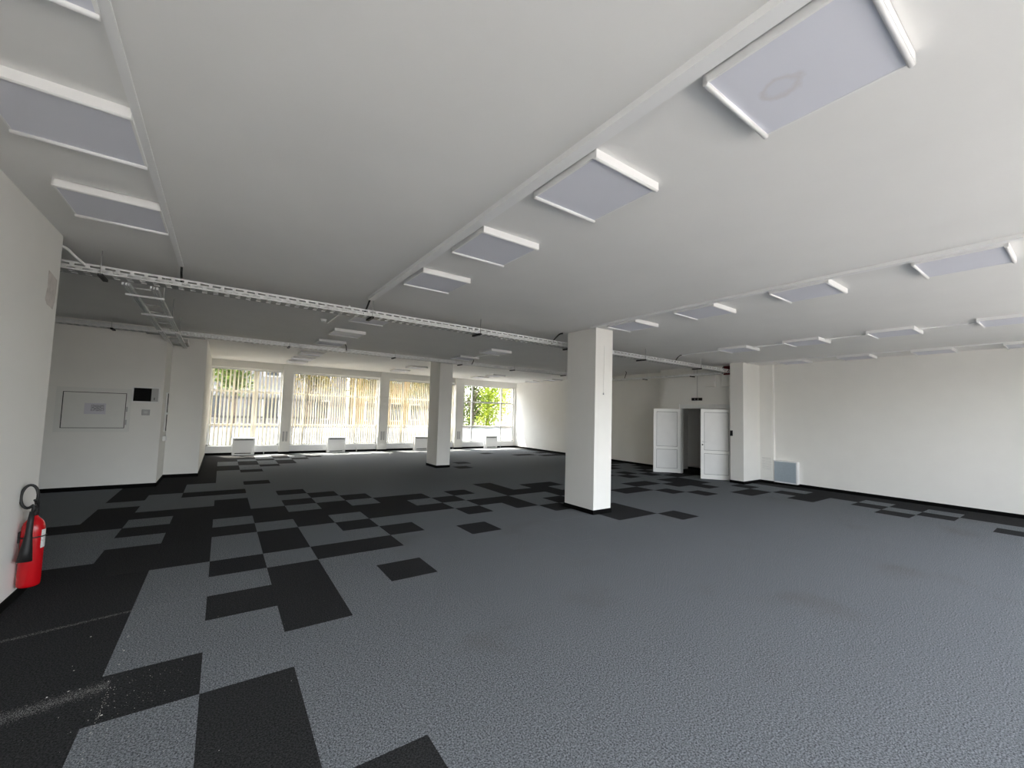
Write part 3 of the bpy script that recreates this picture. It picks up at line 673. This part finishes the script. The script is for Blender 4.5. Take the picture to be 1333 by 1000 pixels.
# ------------------------------------------------------------------ grit and dust on the carpet (bottom left)
gm = MB()
def flake(x, y, s):
    a = random.uniform(0, PI); h = s * random.uniform(0.3, 0.7); v = []
    for k in range(5):
        q = a + 2 * PI * k / 5; rr = s * random.uniform(0.6, 1.0); v.append((x + rr * math.cos(q), y + rr * math.sin(q), 0.0012))
    v.append((x, y, 0.0012 + h)); gm.add(v, [(k, (k + 1) % 5, 5) for k in range(5)])
for k in range(110):                                        # along a tile joint
    t = random.random(); flake(-0.942 + random.gauss(0, 0.006), -2.15 - 1.0 * t, random.choice((0.0015, 0.002, 0.003)))
for k in range(170): flake(-0.82 + random.gauss(0, 0.13), -2.35 + random.gauss(0, 0.28), random.choice((0.0010, 0.0014, 0.002, 0.003)))
for k in range(60): flake(random.uniform(-1.0, 2.6), random.uniform(-3.4, -1.4), random.choice((0.0012, 0.0016, 0.003)))
for x, y, z in ((-0.95, -1.485, 0.006), (-0.955, -1.50, 0.006), (-0.943, -1.707, 0.007), (-0.952, -1.69, 0.004), (-0.939, -1.893, 0.006), (-1.17, -1.362, 0.007), (-1.159, -1.831, 0.005), (-1.215, -2.087, 0.007), (-1.13, -2.079, 0.006), (-1.081, -2.086, 0.005), (-0.928, -2.432, 0.008), (-0.96, -2.08, 0.005)): flake(x, y, z)
tag(gm.build('grit', M['grit']), 'pale grit and plaster crumbs scattered on the carpet near the camera', 'grit', kind='stuff')
gm = MB()
def streak(x0, y0, x1, y1, wd, n, p):
    for k in range(n):
        t = random.random() ** p; flake(x0 + (x1 - x0) * t, y0 + (y1 - y0) * t + random.gauss(0, wd * (1.0 - 0.3 * t)), random.uniform(0.0012, 0.0024))
streak(-1.70, -2.27, -0.95, -2.12, 0.042, 5200, 1.5)
streak(-1.80, -1.16, -0.98, -1.01, 0.016, 1300, 1.2)
tag(gm.build('dust_streaks', M['dustm']), 'two streaks of grey dust swept across the charcoal tiles by the left wall', 'dust', kind='stuff')

# ------------------------------------------------------------------ outside
struct('ground', bx(-90, 110, -90, 120, -0.35, -0.15), M['pave'], 'grey paved ground outside the windows', 'ground')
struct('bounce_terrace', bx(-14, 26, -24, YB - 0.32, -0.14, -0.04), M['concrete'], 'unseen added terrace outside the windows behind the camera', 'bounce_terrace')  # unseen slab added to bounce sunlight through the back windows onto the ceiling
fe = thing('iron_fence', 'black iron railing fence outside the first two street windows', 'fence', (-4.0, 17.2, -0.15))
for z in (1.28, 2.18): bx(0, 7.6, -0.025, 0.025, z, z + 0.09).build('rail', M['fence'], fe)
me = None
for k in range(55):
    if me is None: b_ = bx(-0.020, 0.020, -0.020, 0.020, 0.75, 2.4).build('bar', M['fence'], fe); me = b_.data
    else: b_ = bpy.data.objects.new('bar', me); COL.objects.link(b_); b_.parent = fe
    b_.location = (0.07 + k * 0.138, 0, 0)
me = None
for k in range(4):
    if me is None: b_ = bx(-0.06, 0.06, -0.06, 0.06, 0, 2.5).build('post', M['fence'], fe); me = b_.data
    else: b_ = bpy.data.objects.new('post', me); COL.objects.link(b_); b_.parent = fe
    b_.location = (0.4 + k * 2.4, 0.05, 0)
tag(bx(-4.2, 12.5, 17.4, 17.7, -0.15, 0.75).build('garden_wall', M['pink']), 'low pale garden wall below the iron fence', 'wall')
def tree(x, y, h, rad, z0, leaf, label, n=2600, size=0.13):
    o = thing('tree', label, 'tree', (x, y, -0.15), 'trees across the street')
    tr = MB(); tr.tube([(0, 0, 0), (0.05, 0.03, h * 0.3), (-0.05, 0, h * 0.6), (0, 0, h * 0.85)], [0.16, 0.13, 0.09, 0.03], 8)
    for k in range(9):
        a = random.uniform(0, 2 * PI); zz = random.uniform(0.3, 0.6) * h; rr = rad * random.uniform(0.5, 0.9)
        tr.tube([(0, 0, zz), (rr * 0.5 * math.cos(a), rr * 0.5 * math.sin(a), zz + 0.5), (rr * math.cos(a), rr * math.sin(a), zz + 0.7 + random.random())], [0.06, 0.04, 0.012], 6)
    tr.build('trunk', M['bark'], o)
    fo = MB(); cl = [(random.gauss(0, rad * 0.45), random.gauss(0, rad * 0.45), random.uniform(z0, h)) for _ in range(26)]
    for k in range(n):
        c = random.choice(cl); s = rad * 0.26
        p = Vector((c[0] + random.gauss(0, s), c[1] + random.gauss(0, s), max(z0 - 0.4, c[2] + random.gauss(0, s))))
        u = Vector((random.gauss(0, 1), random.gauss(0, 1), random.gauss(0, 1))).normalized(); w_ = u.orthogonal().normalized() * size * 0.5; u = u * size
        fo.add([p - u * 0.6, p + w_, p + u * 0.6, p - w_], [(0, 1, 2, 3)])
    f = fo.build('foliage', leaf, o); f['kind'] = 'stuff'
tree(0.0, 20.5, 6.5, 1.45, 2.7, M['leafB'], 'green tree behind the iron fence at the first street window')
tree(3.6, 20.5, 6.5, 1.4, 3.0, M['leafC'], 'olive tree seen over the top of the second street window', 2400)
tree(7.2, 20.5, 6.5, 1.4, 3.1, M['leafC'], 'olive tree right of the iron fence end', 2400)
tree(10.8, 20.5, 6.5, 1.4, 2.8, M['leafC'], 'olive tree seen through the window behind the far column', 2400)
tree(16.1, 21.0, 6.0, 1.9, 0.9, M['leafA'], 'bright lime tree filling the window without blinds', 6500)
tree(13.2, 18.3, 5.0, 0.9, 1.2, M['leafB'], 'darker green tree left of the lime tree', 2200)
def house(x0, x1, y0, y1, h, m, label, cols, rows_):
    o = thing('house', label, 'building', ((x0 + x1) / 2, y0, -0.15)); a = (x1 - x0) / 2
    bx(-a, a, 0, y1 - y0, 0, h).build('facade', m, o)
    bx(-a - 0.3, a + 0.3, -0.3, y1 - y0, h, h + 0.3).build('roof', M['greyb'], o)
    for i in range(cols):
        for j in range(rows_):
            xx = -a + (i + 0.5) * 2 * a / cols; zz = 1.0 + j * 2.9
            w_ = bx(xx - 0.5, xx + 0.5, -0.06, 0.02, zz, zz + 1.4).build('window', M['upvc'], o); bx(xx - 0.42, xx + 0.42, -0.07, -0.05, zz + 0.08, zz + 1.32).build('pane', M['wpane'], w_)
    return o
house(7.6, 11.4, 25, 28, 8.5, M['tan'], 'ochre rendered house seen at the right edge of the second street window', 2, 2)
house(20.6, 28.0, 23.5, 25.8, 9.0, M['pink'], 'salmon house at the right edge of the window without blinds', 3, 3)
house(12.5, 18.5, 29, 36, 9.0, M['greyb'], 'grey house behind the trees seen past the far column', 3, 3)
house(-16.0, 7.2, 27, 30, 9.0, M['greyb'], 'long grey apartment block far behind the iron fence', 7, 3)
